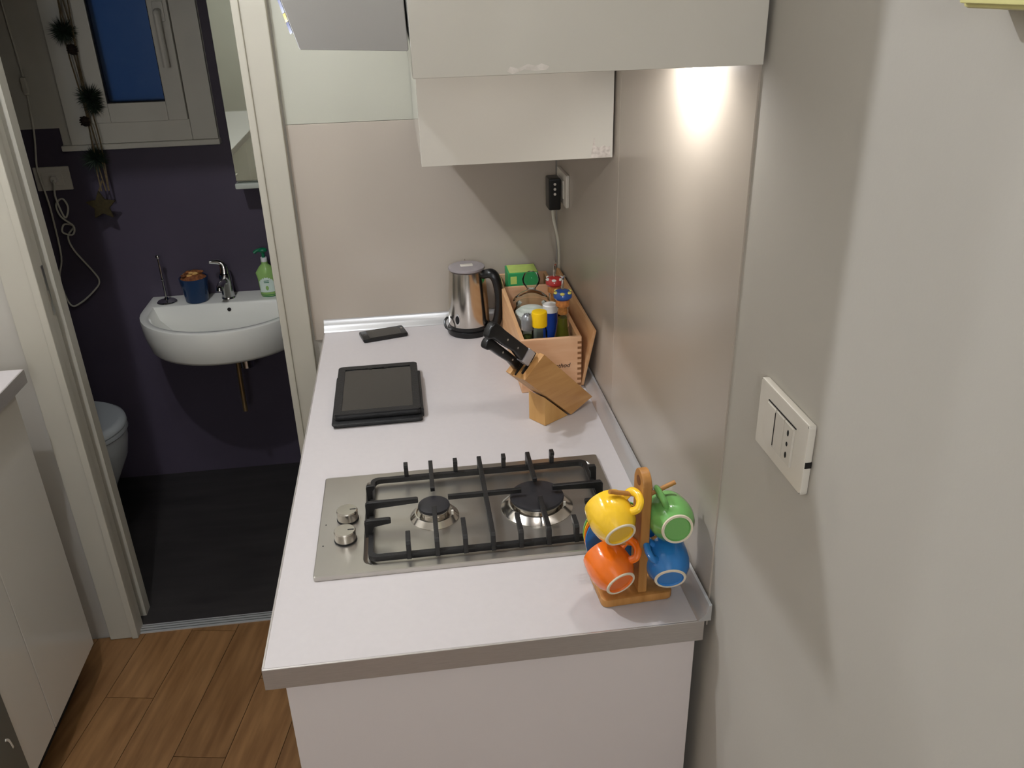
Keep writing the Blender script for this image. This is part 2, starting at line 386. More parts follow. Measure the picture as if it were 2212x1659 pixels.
obj('jamb', at(box(DL - .058, DL - .001, 1.322, 1.362, FL, DH), d1), M_trim, d1)
obj('pocket_slot', at(box(DL - .058, DL - .030, 1.278, 1.322, FL, DH), d1), M_dark, d1, 'dark slot the sliding door runs into')
obj('jamb', at(box(DR - .002, DR + .01, 1.246, 1.362, FL, DH), d1), M_trim, d1)
obj('jamb_head', at(box(DL, DR, 1.246, 1.362, DH - .001, DH + .018), d1), M_trim, d1)
sp = box(DL - .002, DL + .0015, 1.2595, 1.2735, .085, .215, .0005, 1); box(DL - .001, DL + .003, 1.263, 1.270, .12, .15, into=sp)
obj('strike_plate', at(sp, d1), M_steel, d1, 'small steel strike plate in the left jamb')

# ------------------------------------------------------------------ right base unit and worktop
cb = thing('base_cabinet', 'white base cabinet under the grey worktop with the hob', 'cabinet', (.32, .62, FL))
obj('side_panel', at(box(.024, .612, .014, .034, FL + .002, -.0365, .001), cb), M_side, cb)
obj('carcass', at(box(.045, .612, .034, 1.235, FL + .10, -.0365), cb), M_side, cb)
obj('plinth', at(box(.085, .60, .036, 1.235, FL, FL + .10), cb), M_side, cb)
for y0, y1 in ((.036, .432), (.435, .832), (.835, 1.232)):
    d = obj('door', at(box(.024, .0445, y0, y1, FL + .11, -.045, .0015), cb), M_gloss, cb)
    obj('handle', at(box(.010, .0235, y0 + .06, y1 - .06, -.075, -.067, .002), cb), M_steelpol, d)
wt = thing('worktop', 'light grey laminate worktop with brushed metal front edge', 'worktop', (.31, .62, -.036))
obj('slab', at(box(.0025, .6165, .0025, 1.2385, -.036, 0, .0006, 1), wt), M_lam, wt)
eb = box(.0, .618, -.0005, .0025, -.0362, -.0004, .0005, 1)
obj('edge_band', at(eb, wt), M_alu, wt, 'brushed metal band along the near end')
obj('edge_band', at(box(-.0005, .0025, .0025, 1.2385, -.0362, -.0004, .0005, 1), wt), M_alu, wt)
# upstands (concave profile)
def upstand(name, label, along):
    prof = [(0, 0), (.019, 0), (.0165, .004), (.010, .009), (.0055, .016), (.0035, .026), (.0, .0275)]
    if along == 'y':
        P = [(XR - .0055 - a, -.002, .0005 + b) for a, b in prof]; b = prism(P, (0, 1.215, 0))
    else:
        P = [(.0, 1.2395 - a * 1.35, .0005 + b) for a, b in prof]; b = prism(P, (.607, 0, 0))
    t = obj(name, b, M_upst); return tag(t, label, 'upstand')
upstand('worktop_upstand', 'narrow aluminium upstand along the right wall', 'y')
upstand('worktop_upstand', 'pale metal upstand along the back wall behind the phone', 'x')

# ------------------------------------------------------------------ upper cabinets
uc = thing('hood_cabinet', 'glossy white upper cabinet over the hob with light below', 'cabinet', (.45, .32, .743))
obj('side_panel', at(box(.2605, XR - .006, .004, .022, .743, 1.50, .001), uc), M_gloss, uc)
obj('carcass', at(box(.280, XR - .006, .0225, .6425, .755, 1.50), uc), M_side, uc)
obj('door', at(box(.2605, .2795, .0225, .6425, .743, 1.50, .001), uc), M_gloss, uc)
fb_ = bmesh.new()
_v = [fb_.verts.new(p) for p in ((.153, .004, .774), (.2585, .004, .769), (.2585, .625, .769), (.153, .625, .774), (.106, .200, .861), (.2585, .200, .861), (.2585, .625, .861), (.106, .625, .861))]
for _f in ((0, 3, 2, 1), (4, 5, 6, 7), (0, 1, 5, 4), (1, 2, 6, 5), (2, 3, 7, 6), (3, 0, 4, 7)): fb_.faces.new([_v[k] for k in _f])
bmesh.ops.bevel(fb_, geom=list(fb_.edges), offset=.0015, segments=2, affect='EDGES', profile=.5)
fl = obj('flap', at(fb_, uc), M_hoodgrey, uc, 'light grey slanted panel standing out to the left of the cabinet')
for lx_ in (.572, .40): obj('lamp_rim', at(lathe([(.024, .7555), (.024, .750), (.030, .750), (.030, .7555)], (lx_, .215, 0), 24), uc), M_steelpol, uc)
bc = thing('wall_cabinet', 'white wall cabinet hanging lower in the back corner', 'cabinet', (.45, .94, .53))
obj('side_panel', at(box(.276, XR - .006, .645, .663, .53, 1.50, .001), bc), M_gloss, bc)
obj('carcass', at(box(.295, XR - .006, .664, 1.236, .53, 1.50), bc), M_side, bc)
obj('door', at(box(.276, .2945, .664, 1.236, .53, 1.50, .001), bc), M_gloss, bc)
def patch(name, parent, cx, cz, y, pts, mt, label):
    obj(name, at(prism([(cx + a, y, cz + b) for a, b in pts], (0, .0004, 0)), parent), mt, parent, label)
M_peel = mat('peeled_film', 'b5a9a0', .6, c2='d8cfc6', vscale=160); M_blotch = mat('pale_blotch', 'e4dcd4', .5, c2='d2cac0', vscale=140)
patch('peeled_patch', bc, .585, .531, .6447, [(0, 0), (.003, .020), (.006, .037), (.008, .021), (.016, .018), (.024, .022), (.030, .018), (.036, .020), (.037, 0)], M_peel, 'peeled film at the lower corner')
patch('pale_blotch', uc, .355, .747, .0037, [(0, 0), (.004, .004), (.012, .002), (.022, .006), (.030, .004), (.036, .006), (.044, .003), (.041, .0), (.030, -.001), (.018, .001), (.006, -.003)], M_blotch, 'pale blotch at the lower edge')  # paler irregular patch on the side panel by its lower edge
hs = light('hood_spot', 'SPOT', (.572, .215, .745), HOOD_W, (1.0, .985, .97), spot_size=math.radians(165), spot_blend=0.45, shadow_soft_size=.012)
h2_ = light('hood_spot_left', 'SPOT', (.40, .215, .745), HOOD2_W, (1.0, .985, .97), spot_size=math.radians(150), spot_blend=.6, shadow_soft_size=.02)
h2_.rotation_euler = (math.radians(38), 0, 0)
hs.rotation_euler = (0, math.radians(-32), 0)      # turned a little towards the wall
# magnets on the slanted panel
def magnet(t0, t1, mt, name, label):
    A_, B_ = V(.153, .004, .774), V(.106, .200, .861); D = B_ - A_
    n = D.cross(V(0, 1, 0)).normalized()
    if n.x > 0: n = -n
    p, q = A_ + D * t0 + V(0, .002, 0), A_ + D * t1 + V(0, .002, 0)
    b = prism([p + n * .0002, q + n * .0002, q + n * .0030, p + n * .0030], (0, .03, 0))
    tag(obj(name, b, mt), label, 'magnet')
magnet(.16, .27, M_navy, 'fridge_magnet', 'lowest dark blue magnet on the slanted grey panel')
magnet(.275, .36, M_gold, 'fridge_magnet', 'yellow magnet on the slanted grey panel')
magnet(.365, .60, M_navy, 'fridge_magnet', 'topmost dark blue magnet on the slanted grey panel')

# ------------------------------------------------------------------ ceiling lamp bar and added rear fill globe (both out of frame)
cl = thing('ceiling_lamp', 'ceiling lamp bar with two small bulbs over the passage', 'lamp', ((LAMP[0] + LAMP2[0]) / 2, (LAMP[1] + LAMP2[1]) / 2, CE))
dl = (V(*LAMP2) - V(*LAMP)) / 2
obj('bar', bar(-dl * 1.25 + V(0, 0, -.0125), dl * 1.25 + V(0, 0, -.0125), .05, .024), M_plwhite, cl)
for sg, mt_ in ((-1, M_bulb), (1, M_bulb2)):
    obj('socket', cyl((dl.x * sg, dl.y * sg, -.126), .013, .102, 20), M_plwhite, cl)
    obj('bulb', ball((dl.x * sg, dl.y * sg, LAMP[2] - CE), .022, 24), mt_, cl)
pd = thing('rear_fill_lamp', 'unseen round fill lamp added behind the camera', 'lamp', (REAR[0], REAR[1], CE))
obj('cord', tube([(0, 0, 0), (0, 0, REAR[2] - CE + .16)], .003, 8, 1), M_cord, pd)
obj('globe', ball((0, 0, REAR[2] - CE), .17, 32), M_globe, pd)

# ------------------------------------------------------------------ gas hob
HX0, HX1, HY0, HY1 = .055, .565, .177, .467
hb = thing('gas_hob', 'two burner stainless gas hob set in the worktop', 'hob', (.31, .322, 0))
def hring(bm, x0, x1, y0, y1, r, z0, z1, inset, into=None):
    pass
pl = prism([(x, y, .0005) for x, y in rrect(HX0, HX1, HY0, HY1, .004)], (0, 0, .0075), .0015)
# recessed pan: cut by modelling plate as frame + pan
pl.free()
def framed_plate():
    b = bmesh.new()
    outer = rrect(HX0, HX1, HY0, HY1, .004, 4); inner = rrect(.131, .546, .194, .446, .016, 4)
    lo = [(x, y) for x, y in inner]; fl_ = [(x * .97 + .3385 * .03, y * .95 + .32 * .05) for x, y in inner]
    R0 = [b.verts.new((x, y, .0003)) for x, y in outer]; R1 = [b.verts.new((x, y, .0072)) for x, y in outer]
    R1b = [b.verts.new((x + (.0015 if x < .3 else -.0015), y + (.0015 if y < .32 else -.0015), .0085)) for x, y in outer]
    R2 = [b.verts.new((x, y, .0085)) for x, y in inner]; R3 = [b.verts.new((x, y, .0025)) for x, y in fl_]
    n = len(R0)
    for A, B in ((R0, R1), (R1, R1b), (R1b, R2), (R2, R3)):
        for i in range(n): b.faces.new((A[i], A[(i + 1) % n], B[(i + 1) % n], B[i]))
    b.faces.new(R3); b.faces.new(R0[::-1])
    bmesh.ops.recalc_face_normals(b, faces=b.faces); return b
obj('plate', at(framed_plate(), hb), M_steel, hb, ang=25)
def burner(c, rc_, rr, name_l):
    b = lathe([(0, .0026), (rr, .0026), (rr, .004), (rr * .80, .0125), (rr * .74, .0128), (rr * .70, .010), (0, .010)], (c[0], c[1], 0), 40)
    br = obj('burner', at(b, hb), M_steelpol, hb, name_l)
    b2 = lathe([(rc_ * .80, .010), (rc_ * .80, .016), (rc_ * .94, .0175), (rc_ * .94, .0215), (0, .0215)], (c[0], c[1], 0), 40)
    obj('flame_ring', at(b2, hb), M_steelpol, br)
    b3 = lathe([(0, .0216), (rc_ * .98, .0216), (rc_, .0235), (rc_ * .97, .0265), (rc_ * .8, .0275), (0, .0278)], (c[0], c[1], 0), 40)
    obj('cap', at(b3, hb), M_cap, br)
    obj('igniter', at(cyl((c[0] + rr * .72, c[1] - rr * .30, .0095), .0022, .010, 10), hb), M_plwhite, br)
burner((.249, .320), .0275, .042, 'small burner')
burner((.427, .320), .0470, .0625, 'large burner')
GX0, GX1, GY0, GY1, GT = .139, .538, .2015, .4385, .043
gr = bmesh.new()
bmid = .006
fr = rrect(GX0, GX1, GY0, GY1, .014, 4); fi = rrect(GX0 + .008, GX1 - .008, GY0 + .008, GY1 - .008, .010, 4)
def ringbar(bm, o, i, z0, z1):
    A = [[bm.verts.new((x, y, z)) for x, y in s] for s, z in ((o, z0), (o, z1), (i, z1), (i, z0))]
    n = len(o)
    for k in range(4):
        P, Q = A[k], A[(k + 1) % 4]
        for j in range(n): bm.faces.new((P[j], P[(j + 1) % n], Q[(j + 1) % n], Q[j]))
ringbar(gr, fr, fi, .008, .017)
bmesh.ops.recalc_face_normals(gr, faces=gr.faces)
grate = obj('pan_support', at(gr, hb), M_iron, hb, 'black cast iron pan support')
PX = [.204, .249, .294, .338, .383, .428, .473]
def prong(p0, dirv, reach, lift=GT):
    """a finger that climbs from the frame at p0 and then runs inwards."""
    d = Vector(dirv); p0 = Vector(p0); w_ = .0076
    s = Vector((-d.y, d.x, 0)) * (w_ / 2)
    prof = [(-.003, .010), (.0065, .012), (.0125, lift - .013), (reach, lift - .0085), (reach, lift - .001), (reach - .003, lift), (.001, lift), (-.003, lift - .004)]
    if reach < .014: prof = [(-.003, .010), (.0065, .012), (.0085, lift - .010), (reach, lift - .006), (reach, lift), (-.001, lift), (-.003, lift - .004)]
    poly = [p0 + d * a + V(0, 0, b) - s for a, b in prof]
    return prism(poly, s * 2, .0006, None, 1)
for k, x in enumerate(PX):
    if k == 3: continue
    long_ = k in (1, 5)
    obj('prong', at(prong((x, GY1 + .002, 0), (0, -1, 0), .093 if long_ else .013), hb), M_iron, grate)
    obj('prong', at(prong((x, GY0 - .002, 0), (0, 1, 0), .093 if long_ else (.030 if k in (0, 6) else .052)), hb), M_iron, grate)
cbm = prong((.338, GY1 + .002, 0), (0, -1, 0), .1215); merge(cbm, prong((.338, GY0 - .002, 0), (0, 1, 0), .1215))
obj('prong', at(cbm, hb), M_iron, grate)
obj('prong', at(box(.274, .400, .3168, .3232, GT - .0085, GT, .0006, 1), hb), M_iron, grate)
for y, rl, rr_ in ((.3205, .086, .086), (.268, .040, .040), (.373, .012, .012), ):
    obj('prong', at(prong((GX0 - .002, y, 0), (1, 0, 0), rl), hb), M_iron, grate)
    obj('prong', at(prong((GX1 + .002, y, 0), (-1, 0, 0), rr_), hb), M_iron, grate)
for kx, ky, ll in ((.102, .327, 'control knob nearer the back wall'), (.101, .268, 'control knob nearer the worktop end')):
    kb = lathe([(0, .0088), (.0165, .0088), (.0178, .0095), (.0178, .0262), (.0165, .0280), (0, .0282)], (kx, ky, 0), 36)
    kn = obj('knob', at(kb, hb), M_steelpol, hb)
    obj('knob_skirt', at(cyl((kx, ky, .0086), .0186, .0025, 32), hb), M_black, kn)
    obj('pointer', at(box(kx + .005, kx + .015, ky - .0008, ky + .0008, .0278, .0286), hb), M_black, kn)
    obj('knob_mark', at(cyl((kx - .036, ky - .012, .0084), .0012, .0005, 10), hb), M_black, hb)

# ------------------------------------------------------------------ tablet in its case
tb = thing('tablet', 'black tablet in an open folded leather case on the worktop', 'tablet', (.148, .80, 0), math.radians(0.5))
def slab(x0, x1, y0, y1, z0, z1, r, bev):
    return prism([(x, y, z0) for x, y in rrect(x0, x1, y0, y1, r, 5)], (0, 0, z1 - z0), bev)
obj('case_cover', slab(-.094, .093, -.127, .112, .0003, .006, .008, .002), M_blackleather, tb)
obj('case_cover', slab(-.096, .092, -.131, .108, .0063, .0105, .008, .0018), M_blackleather, tb)
obj('case_body', slab(-.091, .0905, -.116, .126, .011, .0235, .010, .003), M_blackleather, tb)
obj('case_spine', slab(.087, .096, -.110, .085, .002, .0215, .004, .002), M_blackleather, tb)
fb = bmesh.new()
o_ = rrect(-.0905, .090, -.1155, .1255, .010, 4); i_ = rrect(-.075, .0745, -.099, .108, .002, 4)
ringbar(fb, o_, i_, .0236, .0262); bmesh.ops.recalc_face_normals(fb, faces=fb.faces)
obj('case_frame', fb, M_blackleather, tb)
obj('screen', slab(-.0748, .0743, -.0988, .1045, .0236, .0246, .002, 0), M_screen, tb, 'dark switched-off screen')
nb = prism([(-.026, .108, .0245), (-.016, .1035, .0245), (-.008, .111, .0245), (.008, .111, .0245), (.016, .1035, .0245), (.026, .108, .0245)], (0, 0, .0012))
obj('frame_notch', nb, M_blackpl, tb)
# phone
ph = thing('smartphone', 'black smartphone lying by the back upstand', 'phone', (.156, 1.166, 0), math.radians(14))
obj('body', slab(-.0585, .0585, -.031, .031, .0003, .0100, .006, .0025), M_blackpl, ph)
obj('screen', slab(-.041, .043, -.0265, .0265, .0100, .0106, .002, 0), M_screen, ph)
obj('home_button', slab(-.052, -.047, -.006, .006, .0100, .0106, .002, 0), M_screen, ph)
obj('camera_lens', cyl((.050, .008, .0100), .0028, .0006, 14), M_steelpol, ph)

# ------------------------------------------------------------------ kettle
kt = thing('electric_kettle', 'small stainless kettle with black handle in the back corner', 'kettle', (.381, 1.157, 0))
obj('base', lathe([(0, .0005), (.056, .0005), (.0575, .004), (.0575, .014), (.052, .0165), (0, .0165)], seg=48), M_blackpl, kt)
obj('body', lathe([(0, .018), (.052, .018), (.0528, .022), (.0525, .060), (.0500, .110), (.0462, .160), (.0455, .168), (.043, .170), (0, .170)], seg=56), M_steelpol, kt)
obj('foot_band', lathe([(.0535, .0168), (.0538, .026), (.0522, .027), (.0522, .0168)], seg=48, close=True), M_blackpl, kt)
lid = obj('lid', lathe([(0, .1705), (.0455, .1705), (.0470, .1725), (.0462, .1765), (.040, .179), (0, .1795)], seg=48), mat('smoked_lid', '8d8687', .25, var=.04), kt)
obj('lid_plate', slab(-.016, .016, -.010, .010, .1793, .1803, .003, .0003), M_plgrey, lid)
hd = tube([(.040, -.020, .158), (.058, -.030, .163), (.070, -.037, .150), (.0765, -.040, .110), (.0745, -.039, .065), (.066, -.035, .030), (.050, -.027, .022)], .0105, 12, 8, flat=.85, radii=[.013, .015, .014, .0125, .0125, .014, .013])
obj('handle', hd, M_blackpl, kt)
gg = obj('water_gauge', lathe([(0, 0), (.0085, 0), (.0085, .004), (0, .004)], seg=20), M_chrome, kt)
gg.scale = (1, 2.0, 1); gg.rotation_euler = (PI / 2, 0, 0)
gdir = V(-.62, -.78, 0); gg.location = gdir * .049 + V(0, 0, .048)
gg.rotation_euler = (gdir.to_track_quat('Z', 'Y')).to_euler()
g2 = obj('gauge_window', lathe([(0, .004), (.0055, .004), (.0055, .0052), (0, .0052)], seg=20), M_black, gg)
obj('spout', prism([(-.020, .040, .150), (.020, .040, .150), (.0, .066, .170), ], (0, 0, .006), .001), M_steelpol, kt)
ring = tube([(-.050, -.034, .020), (-.062, -.030, .026), (-.064, -.018, .040), (-.056, -.010, .046)], .0032, 8, 6)
obj('cord_stub', ring, M_blackpl, kt)

# ------------------------------------------------------------------ wooden crate
CX0, CX1, CY0, CY1, CZ, TH = .464, .598, .766, 1.232, .126, .009
cr = thing('wooden_crate', 'open pale pine wine crate holding jars in the corner', 'crate', ((CX0 + CX1) / 2, (CY0 + CY1) / 2, 0))
obj('front_panel', at(box(CX0, CX1, CY0, CY0 + TH, .0005, CZ, .0008, 1), cr), M_pinex, cr)
obj('back_panel', at(box(CX0, CX1, CY1 - TH, CY1, .0005, CZ, .0008, 1), cr), M_pinex, cr)
obj('long_side', at(box(CX0, CX0 + TH, CY0 + TH, CY1 - TH, .0005, CZ, .0008, 1), cr), M_pine, cr)
obj('long_side', at(box(CX1 - TH, CX1, CY0 + TH, CY1 - TH, .0005, CZ, .0008, 1), cr), M_pine, cr)
obj('bottom', at(box(CX0 + TH, CX1 - TH, CY0 + TH, CY1 - TH, .0005, .007), cr), M_pine, cr)
obj('divider', at(box(CX0 + TH, CX1 - TH, 1.128, 1.135, .007, CZ - .003, .0008, 1), cr), M_pinex, cr)
for k in range(9):
    z = .010 + k * .0125
    obj('finger_joint', at(box(CX1 - TH, CX1 + .0002, CY0 - .0003, CY0 + .001, z, z + .0055), cr), mat('end_grain', '8a5f3a', .7) if k == 0 else bpy.data.materials['end_grain'], cr)
text('lettering', 'Method', .0142, M_ink, cr, Matrix.Translation((.0185, -(CY1 - CY0) / 2 - .0004, .056)) @ Matrix.Rotation(PI / 2, 4, 'X'), shear=.25)
bd = prism([(.5995, .778, .002), (.6065, .778, .0018), (.6235, .735, .150), (.6165, .735, .152)], (0, .44, 0), .001)
tag(obj('crate_lid_board', bd, M_pine), 'thin pine lid board leaning between crate and right wall', 'board')

# things in the crate
def glass_shell(prof, t=.002):
    inner = [(max(r - t, 0), z + (t if k == 0 else 0)) for k, (r, z) in enumerate(prof)]
    return prof + inner[::-1]
ZB = .0075
j = thing('sugar_jar', 'round glass jar of white sugar with ball stopper in the crate', 'jar', (.521, .985, ZB))
gp = [(0, 0), (.040, 0), (.0435, .004), (.0445, .09), (.043, .104), (.037, .114), (.037, .122)]
obj('jar_body', lathe(gp + [(.0345, .122)], seg=40), M_glass, j)
obj('sugar', lathe([(0, .005), (.0395, .0075), (.0402, .100), (.030, .108), (0, .110)], seg=36), M_sugar, j)
obj('stopper', lathe([(.044, .1225), (.0455, .126), (.042, .134), (.028, .146), (.013, .153), (.010, .158), (.0125, .163), (.020, .172), (.0215, .183), (.017, .195), (.008, .2005), (0, .201)], seg=40), M_glass, j)
s1 = thing('spice_bottle', 'small glass spice bottle with bright yellow cap in the crate', 'bottle', (.514, .822, ZB))
obj('glass_body', lathe([(0, 0), (.0165, 0), (.0175, .002), (.0175, .115), (.0150, .124), (.0150, .128)], seg=28), M_glass, s1)
obj('spice', lathe([(0, .0025), (.0158, .0035), (.0158, .085), (0, .086)], seg=24), M_spice, s1)
obj('cap', lathe([(0, .1285), (.0170, .1285), (.0175, .130), (.0175, .158), (.0165, .162), (.0150, .163), (0, .163)], seg=32), M_yellow, s1)
s2 = thing('spice_shaker', 'glass herb shaker with grey perforated lid beside the yellow cap', 'shaker', (.4875, .826, ZB))
obj('glass_body', lathe([(0, 0), (.0118, 0), (.0128, .002), (.0128, .120)], seg=24), M_glass, s2)
obj('herbs', lathe([(0, .0025), (.0112, .003), (.0112, .105), (0, .106)], seg=20), M_herb, s2)
sl = obj('lid', lathe([(0, .1202), (.0132, .1202), (.0135, .122), (.0135, .143), (.0125, .150), (.007, .156), (0, .158)], seg=28), mat('grey_shaker_lid', '8b8d8f', .3, metal=.4), s2)
for k in range(7):
    a = 2 * PI * k / 7
    obj('hole', cyl((.0065 * math.cos(a), .0065 * math.sin(a), .1555), .0011, .0012, 8), M_hole, sl)
s3 = thing('salt_tin', 'blue round tin with white lid behind the yellow cap', 'tin', (.5475, .876, ZB))
obj('tin_body', cyl((0, 0, 0), .0165, .140, 28, bev=.001), M_blue, s3)
obj('lid', lathe([(0, .1402), (.0172, .1402), (.0172, .156), (.0155, .158), (.0150, .155), (0, .155)], seg=28), M_whitepl, s3)
def pourer_bottle(name, label, c, liquid, glaze, dots, sc_=1.0):
    t = thing(name, label, 'bottle', c)
    prof = [(0, 0), (.0255, 0), (.0265, .003), (.0265, .060), (.0215, .085), (.0150, .115), (.0130, .135), (.0130, .165), (.0142, .168)]
    inner = [(.0122, .168), (.0112, .165), (.0112, .135), (.0132, .115), (.0195, .085), (.0245, .060), (.0245, .005), (0, .003)]
    obj('glass_body', lathe(prof, seg=32), M_glass, t)
    obj('liquid', lathe([(0, .0055), (.0240, .0062), (.0240, .060), (.0190, .085), (.0128, .115), (.0108, .135), (.0108, .140), (0, .140)], seg=28), liquid, t)
    obj('cork', lathe([(0, .150), (.0109, .150), (.0112, .169), (.0155, .1695), (.0150, .184), (0, .184)], seg=24), M_cork, t)
    dk = obj('glazed_stopper', lathe([(0, .1842), (.0165, .1842), (.0205, .189), (.0205, .196), (.016, .203), (.007, .206), (0, .206)], seg=32), glaze, t)
    for k in range(6):
        a = 2 * PI * k / 6 + .3
        obj('painted_petal', ball((.0165 * math.cos(a), .0165 * math.sin(a), .2005), .0055, 10, (1, 1, .6)), dots, dk)
    obj('pour_spout', tube([(0, 0, .206), (0, 0, .222), (.001, -.004, .234), (.002, -.010, .240)], .0026, 8, 5), M_steelpol, t)
    return t
pourer_bottle('oil_bottle', 'olive oil bottle with cork and blue flowered stopper', (.568, .832, ZB), M_oil, M_blueglaze, M_ltyel)
pourer_bottle('vinegar_bottle', 'bottle with red and white stopper behind the oil bottle', (.566, .925, ZB), M_vin, M_red, M_whitepl)
tbx = thing('tea_box', 'green tea carton standing at the back of the crate', 'carton', (.523, 1.180, ZB))
obj('carton', box(-.038, .040, -.038, .034, 0, .146, .001, 1), M_green, tbx)
obj('top_flap', box(-.034, .038, -.033, .030, .1462, .1475), M_ltgreen, tbx)
obj('printed_square', box(-.032, -.016, -.0385, -.0381, .118, .138), M_ltgreen, tbx)

# ------------------------------------------------------------------ knife block
yaw = math.radians(35)
kb_ = thing('knife_block', 'slanted wooden knife block on a wedge foot by the crate', 'knife block', (.4886, .6014, 0), yaw)
P1, P2, P3, P4 = (.000, .164), (.143, .020), (.077, .0008), (-.054, .126)
T = .054
def sp_(p, b=0.0): return (p[0], b, p[1])
obj('side_board', prism([sp_(P4), sp_(P1), sp_(P2), sp_(P3)], (0, .014, 0), .0012), M_beech, kb_)
obj('core', prism([sp_((-.050, .122), .014), sp_((.002, .160), .014), sp_((.141, .020), .014), sp_((.077, .0008), .014)], (0, .026, 0), .0006), M_beech, kb_)
obj('side_board', prism([sp_((-.056, .128), .040), sp_((-.001, .166), .040), sp_((.141, .020), .040), sp_((.077, .0008), .040)], (0, .014, 0), .0012), M_beech, kb_)
obj('foot', prism([(.004, .004, .0005), (.004, .004, .066), (.072, .004, .0006)], (0, .048, 0), .001), M_beech2, kb_)
ax = V(-.72, 0, .694); pp = V(.694, 0, .72)            # knife axis, and across the end face
E0 = V(-.027, 0, .144)                                  # middle of the slotted end
for k, (q, b) in enumerate(((.018, .020), (.004, .034), (-.010, .020), (-.018, .034))):
    c = E0 + pp * q + V(0, b, 0) - ax * .004
    s = prism([c - pp * .011 - V(0, .0012, 0), c + pp * .011 - V(0, .0012, 0), c + pp * .011 + V(0, .0012, 0), c - pp * .011 + V(0, .0012, 0)], ax * .0075)
    obj('slot', s, M_hole, kb_)
def knife(label, q, b, hl_, wd_, bolster):
    t = thing('kitchen_knife', label, 'knife', (.4886, .6014, 0), yaw, 'knives in the block')
    o0 = E0 + pp * q + V(0, b, 0) + ax * .0045
    if bolster:
        c = o0
        prism_ = prism([c - pp * wd_ * .52 - V(0, .0085, 0), c + pp * wd_ * .52 - V(0, .0085, 0), c + pp * wd_ * .52 + V(0, .0085, 0), c - pp * wd_ * .52 + V(0, .0085, 0)], ax * .022, .0012)
        obj('bolster', prism_, M_bolster, t, 'brushed steel bolster'); st = .0222
    else:
        st = .0
    # handle outline in (along, across)
    L_ = hl_
    up = [(st, .5), (st + L_ * .3, .47), (st + L_ * .7, .45), (st + L_ * .9, .50), (st + L_ * .97, .40), (st + L_, .1)]
    dn = [(st + L_, -.25), (st + L_ * .97, -.62), (st + L_ * .90, -.70), (st + L_ * .82, -.45), (st + L_ * .55, -.42), (st + L_ * .25, -.30), (st, -.5)]
    poly = [o0 + ax * a + pp * (c * wd_) - V(0, .0085, 0) for a, c in up + dn]
    obj('handle', prism(poly, (0, .017, 0), .0035, None, 3), M_blackpl, t)
    for k in (.25, .55):
        c = o0 + ax * (st + L_ * k) + pp * (.04 * wd_)
        obj('rivet', cyl((c.x, c.y - .0089, c.z), .0022, .001, 12, 'y'), M_steel, t)
    return t
knife('large black knife with steel bolster, uppermost in the block', .012, .021, .118, .029, True)
knife('black handled knife without bolster, lower in the block', -.009, .040, .112, .021, False)

# ------------------------------------------------------------------ mug tree
mr_ = thing('mug_rack', 'bamboo mug rack with square base at the worktop corner', 'mug rack', (.533, .103, 0), math.radians(3))
bpts = rrect(-.056, .052, -.054, .056, .010, 5)
obj('base', prism([(x, y, .0005) for x, y in bpts], (0, 0, .0135), .0025), M_bamboo, mr_)
pw = .0105
def post_profile():
    pts = [(-.0475, .0142), (-.0095, .0142), (-.0095, .196)]
    for k in range(9):
        a = PI * k / 8; pts.append((-.0285 + .019 * math.cos(a), .196 + .019 * math.sin(a)))
    pts.append((-.0475, .196)); return pts
po = prism([(-.0005, y, z) for y, z in post_profile()], (.0135, 0, 0), .002)
post = obj('post', po, M_bamboo, mr_)
obj('hanging_hole', cyl((-.0011, -.0285, .198), .0075, .0147, 20, 'x'), mat('hole_rim_wood', '6f4420', .6), post)
for (p, q) in (((.002, -.030, .174), (-.045, -.036, .190)), ((.010, -.027, .168), (.055, -.024, .184)), ((.002, -.027, .088), (-.036, -.027, .096)), ((.010, -.027, .086), (.046, -.024, .098))):
    obj('dowel', tube([p, q], .0034, 12, 1), M_bamboo, mr_)
for k in range(2):
    obj('saucer_rail', tube([(-.046 + .06 * k, .000, .016), (-.046 + .06 * k, .050, .016)], .004, 10, 1), M_bamboo, mr_)
def mug(c, A, H, mt, label):
    A = Vector(A).normalized(); H = Vector(H); H = (H - A * H.dot(A)).normalized(); Zl = -A; Yl = Zl.cross(H)
    t = thing('espresso_cup', label, 'cup', c, 0, 'cups on the mug rack')
    R = Matrix((H, Yl, Zl)).transposed().to_4x4(); t.rotation_euler = R.to_euler()
    h0 = -.029
    prof = [(.0, .0022), (.0185, .0022), (.0195, .0), (.0225, .0), (.0240, .003), (.0310, .013), (.0345, .026), (.0345, .040), (.0320, .055), (.0312, .058), (.0298, .058), (.0305, .054), (.0328, .040), (.0326, .027), (.0285, .014), (.020, .0065), (0, .0055)]
    obj('bowl', lathe([(r * .95, z + h0) for r, z in prof], seg=44), mt, t, ang=60)
    obj('foot_ring', lathe([(.0186, .0018 + h0), (.0193, -.0004 + h0), (.0222, -.0004 + h0), (.0230, .0014 + h0)], seg=40), M_foot, t)
    hpts = [(.0305, 0, .019 + h0), (.040, 0, .016 + h0), (.0485, 0, .023 + h0), (.0500, 0, .035 + h0), (.044, 0, .045 + h0), (.0310, 0, .044 + h0)]
    obj('handle', tube(hpts, .0048, 12, 7, flat=1.25), mt, t)
    return t
mug((.4945, .062, .146), (0.2136, -0.9168, -0.3374), (0.719, -0.0862, 0.6896), M_my, 'yellow espresso cup hanging upper left on the rack')
mug((.5805, .064, .135), (0.02, -0.985, 0.06), (-0.3835, 0.2119, 0.8989), M_mg, 'green espresso cup hanging upper right on the rack')
mug((.495, .062, .060), (0.2965, -0.9074, -0.2978), (0.7322, 0.0158, 0.6809), M_mo, 'orange espresso cup hanging lower left on the rack')
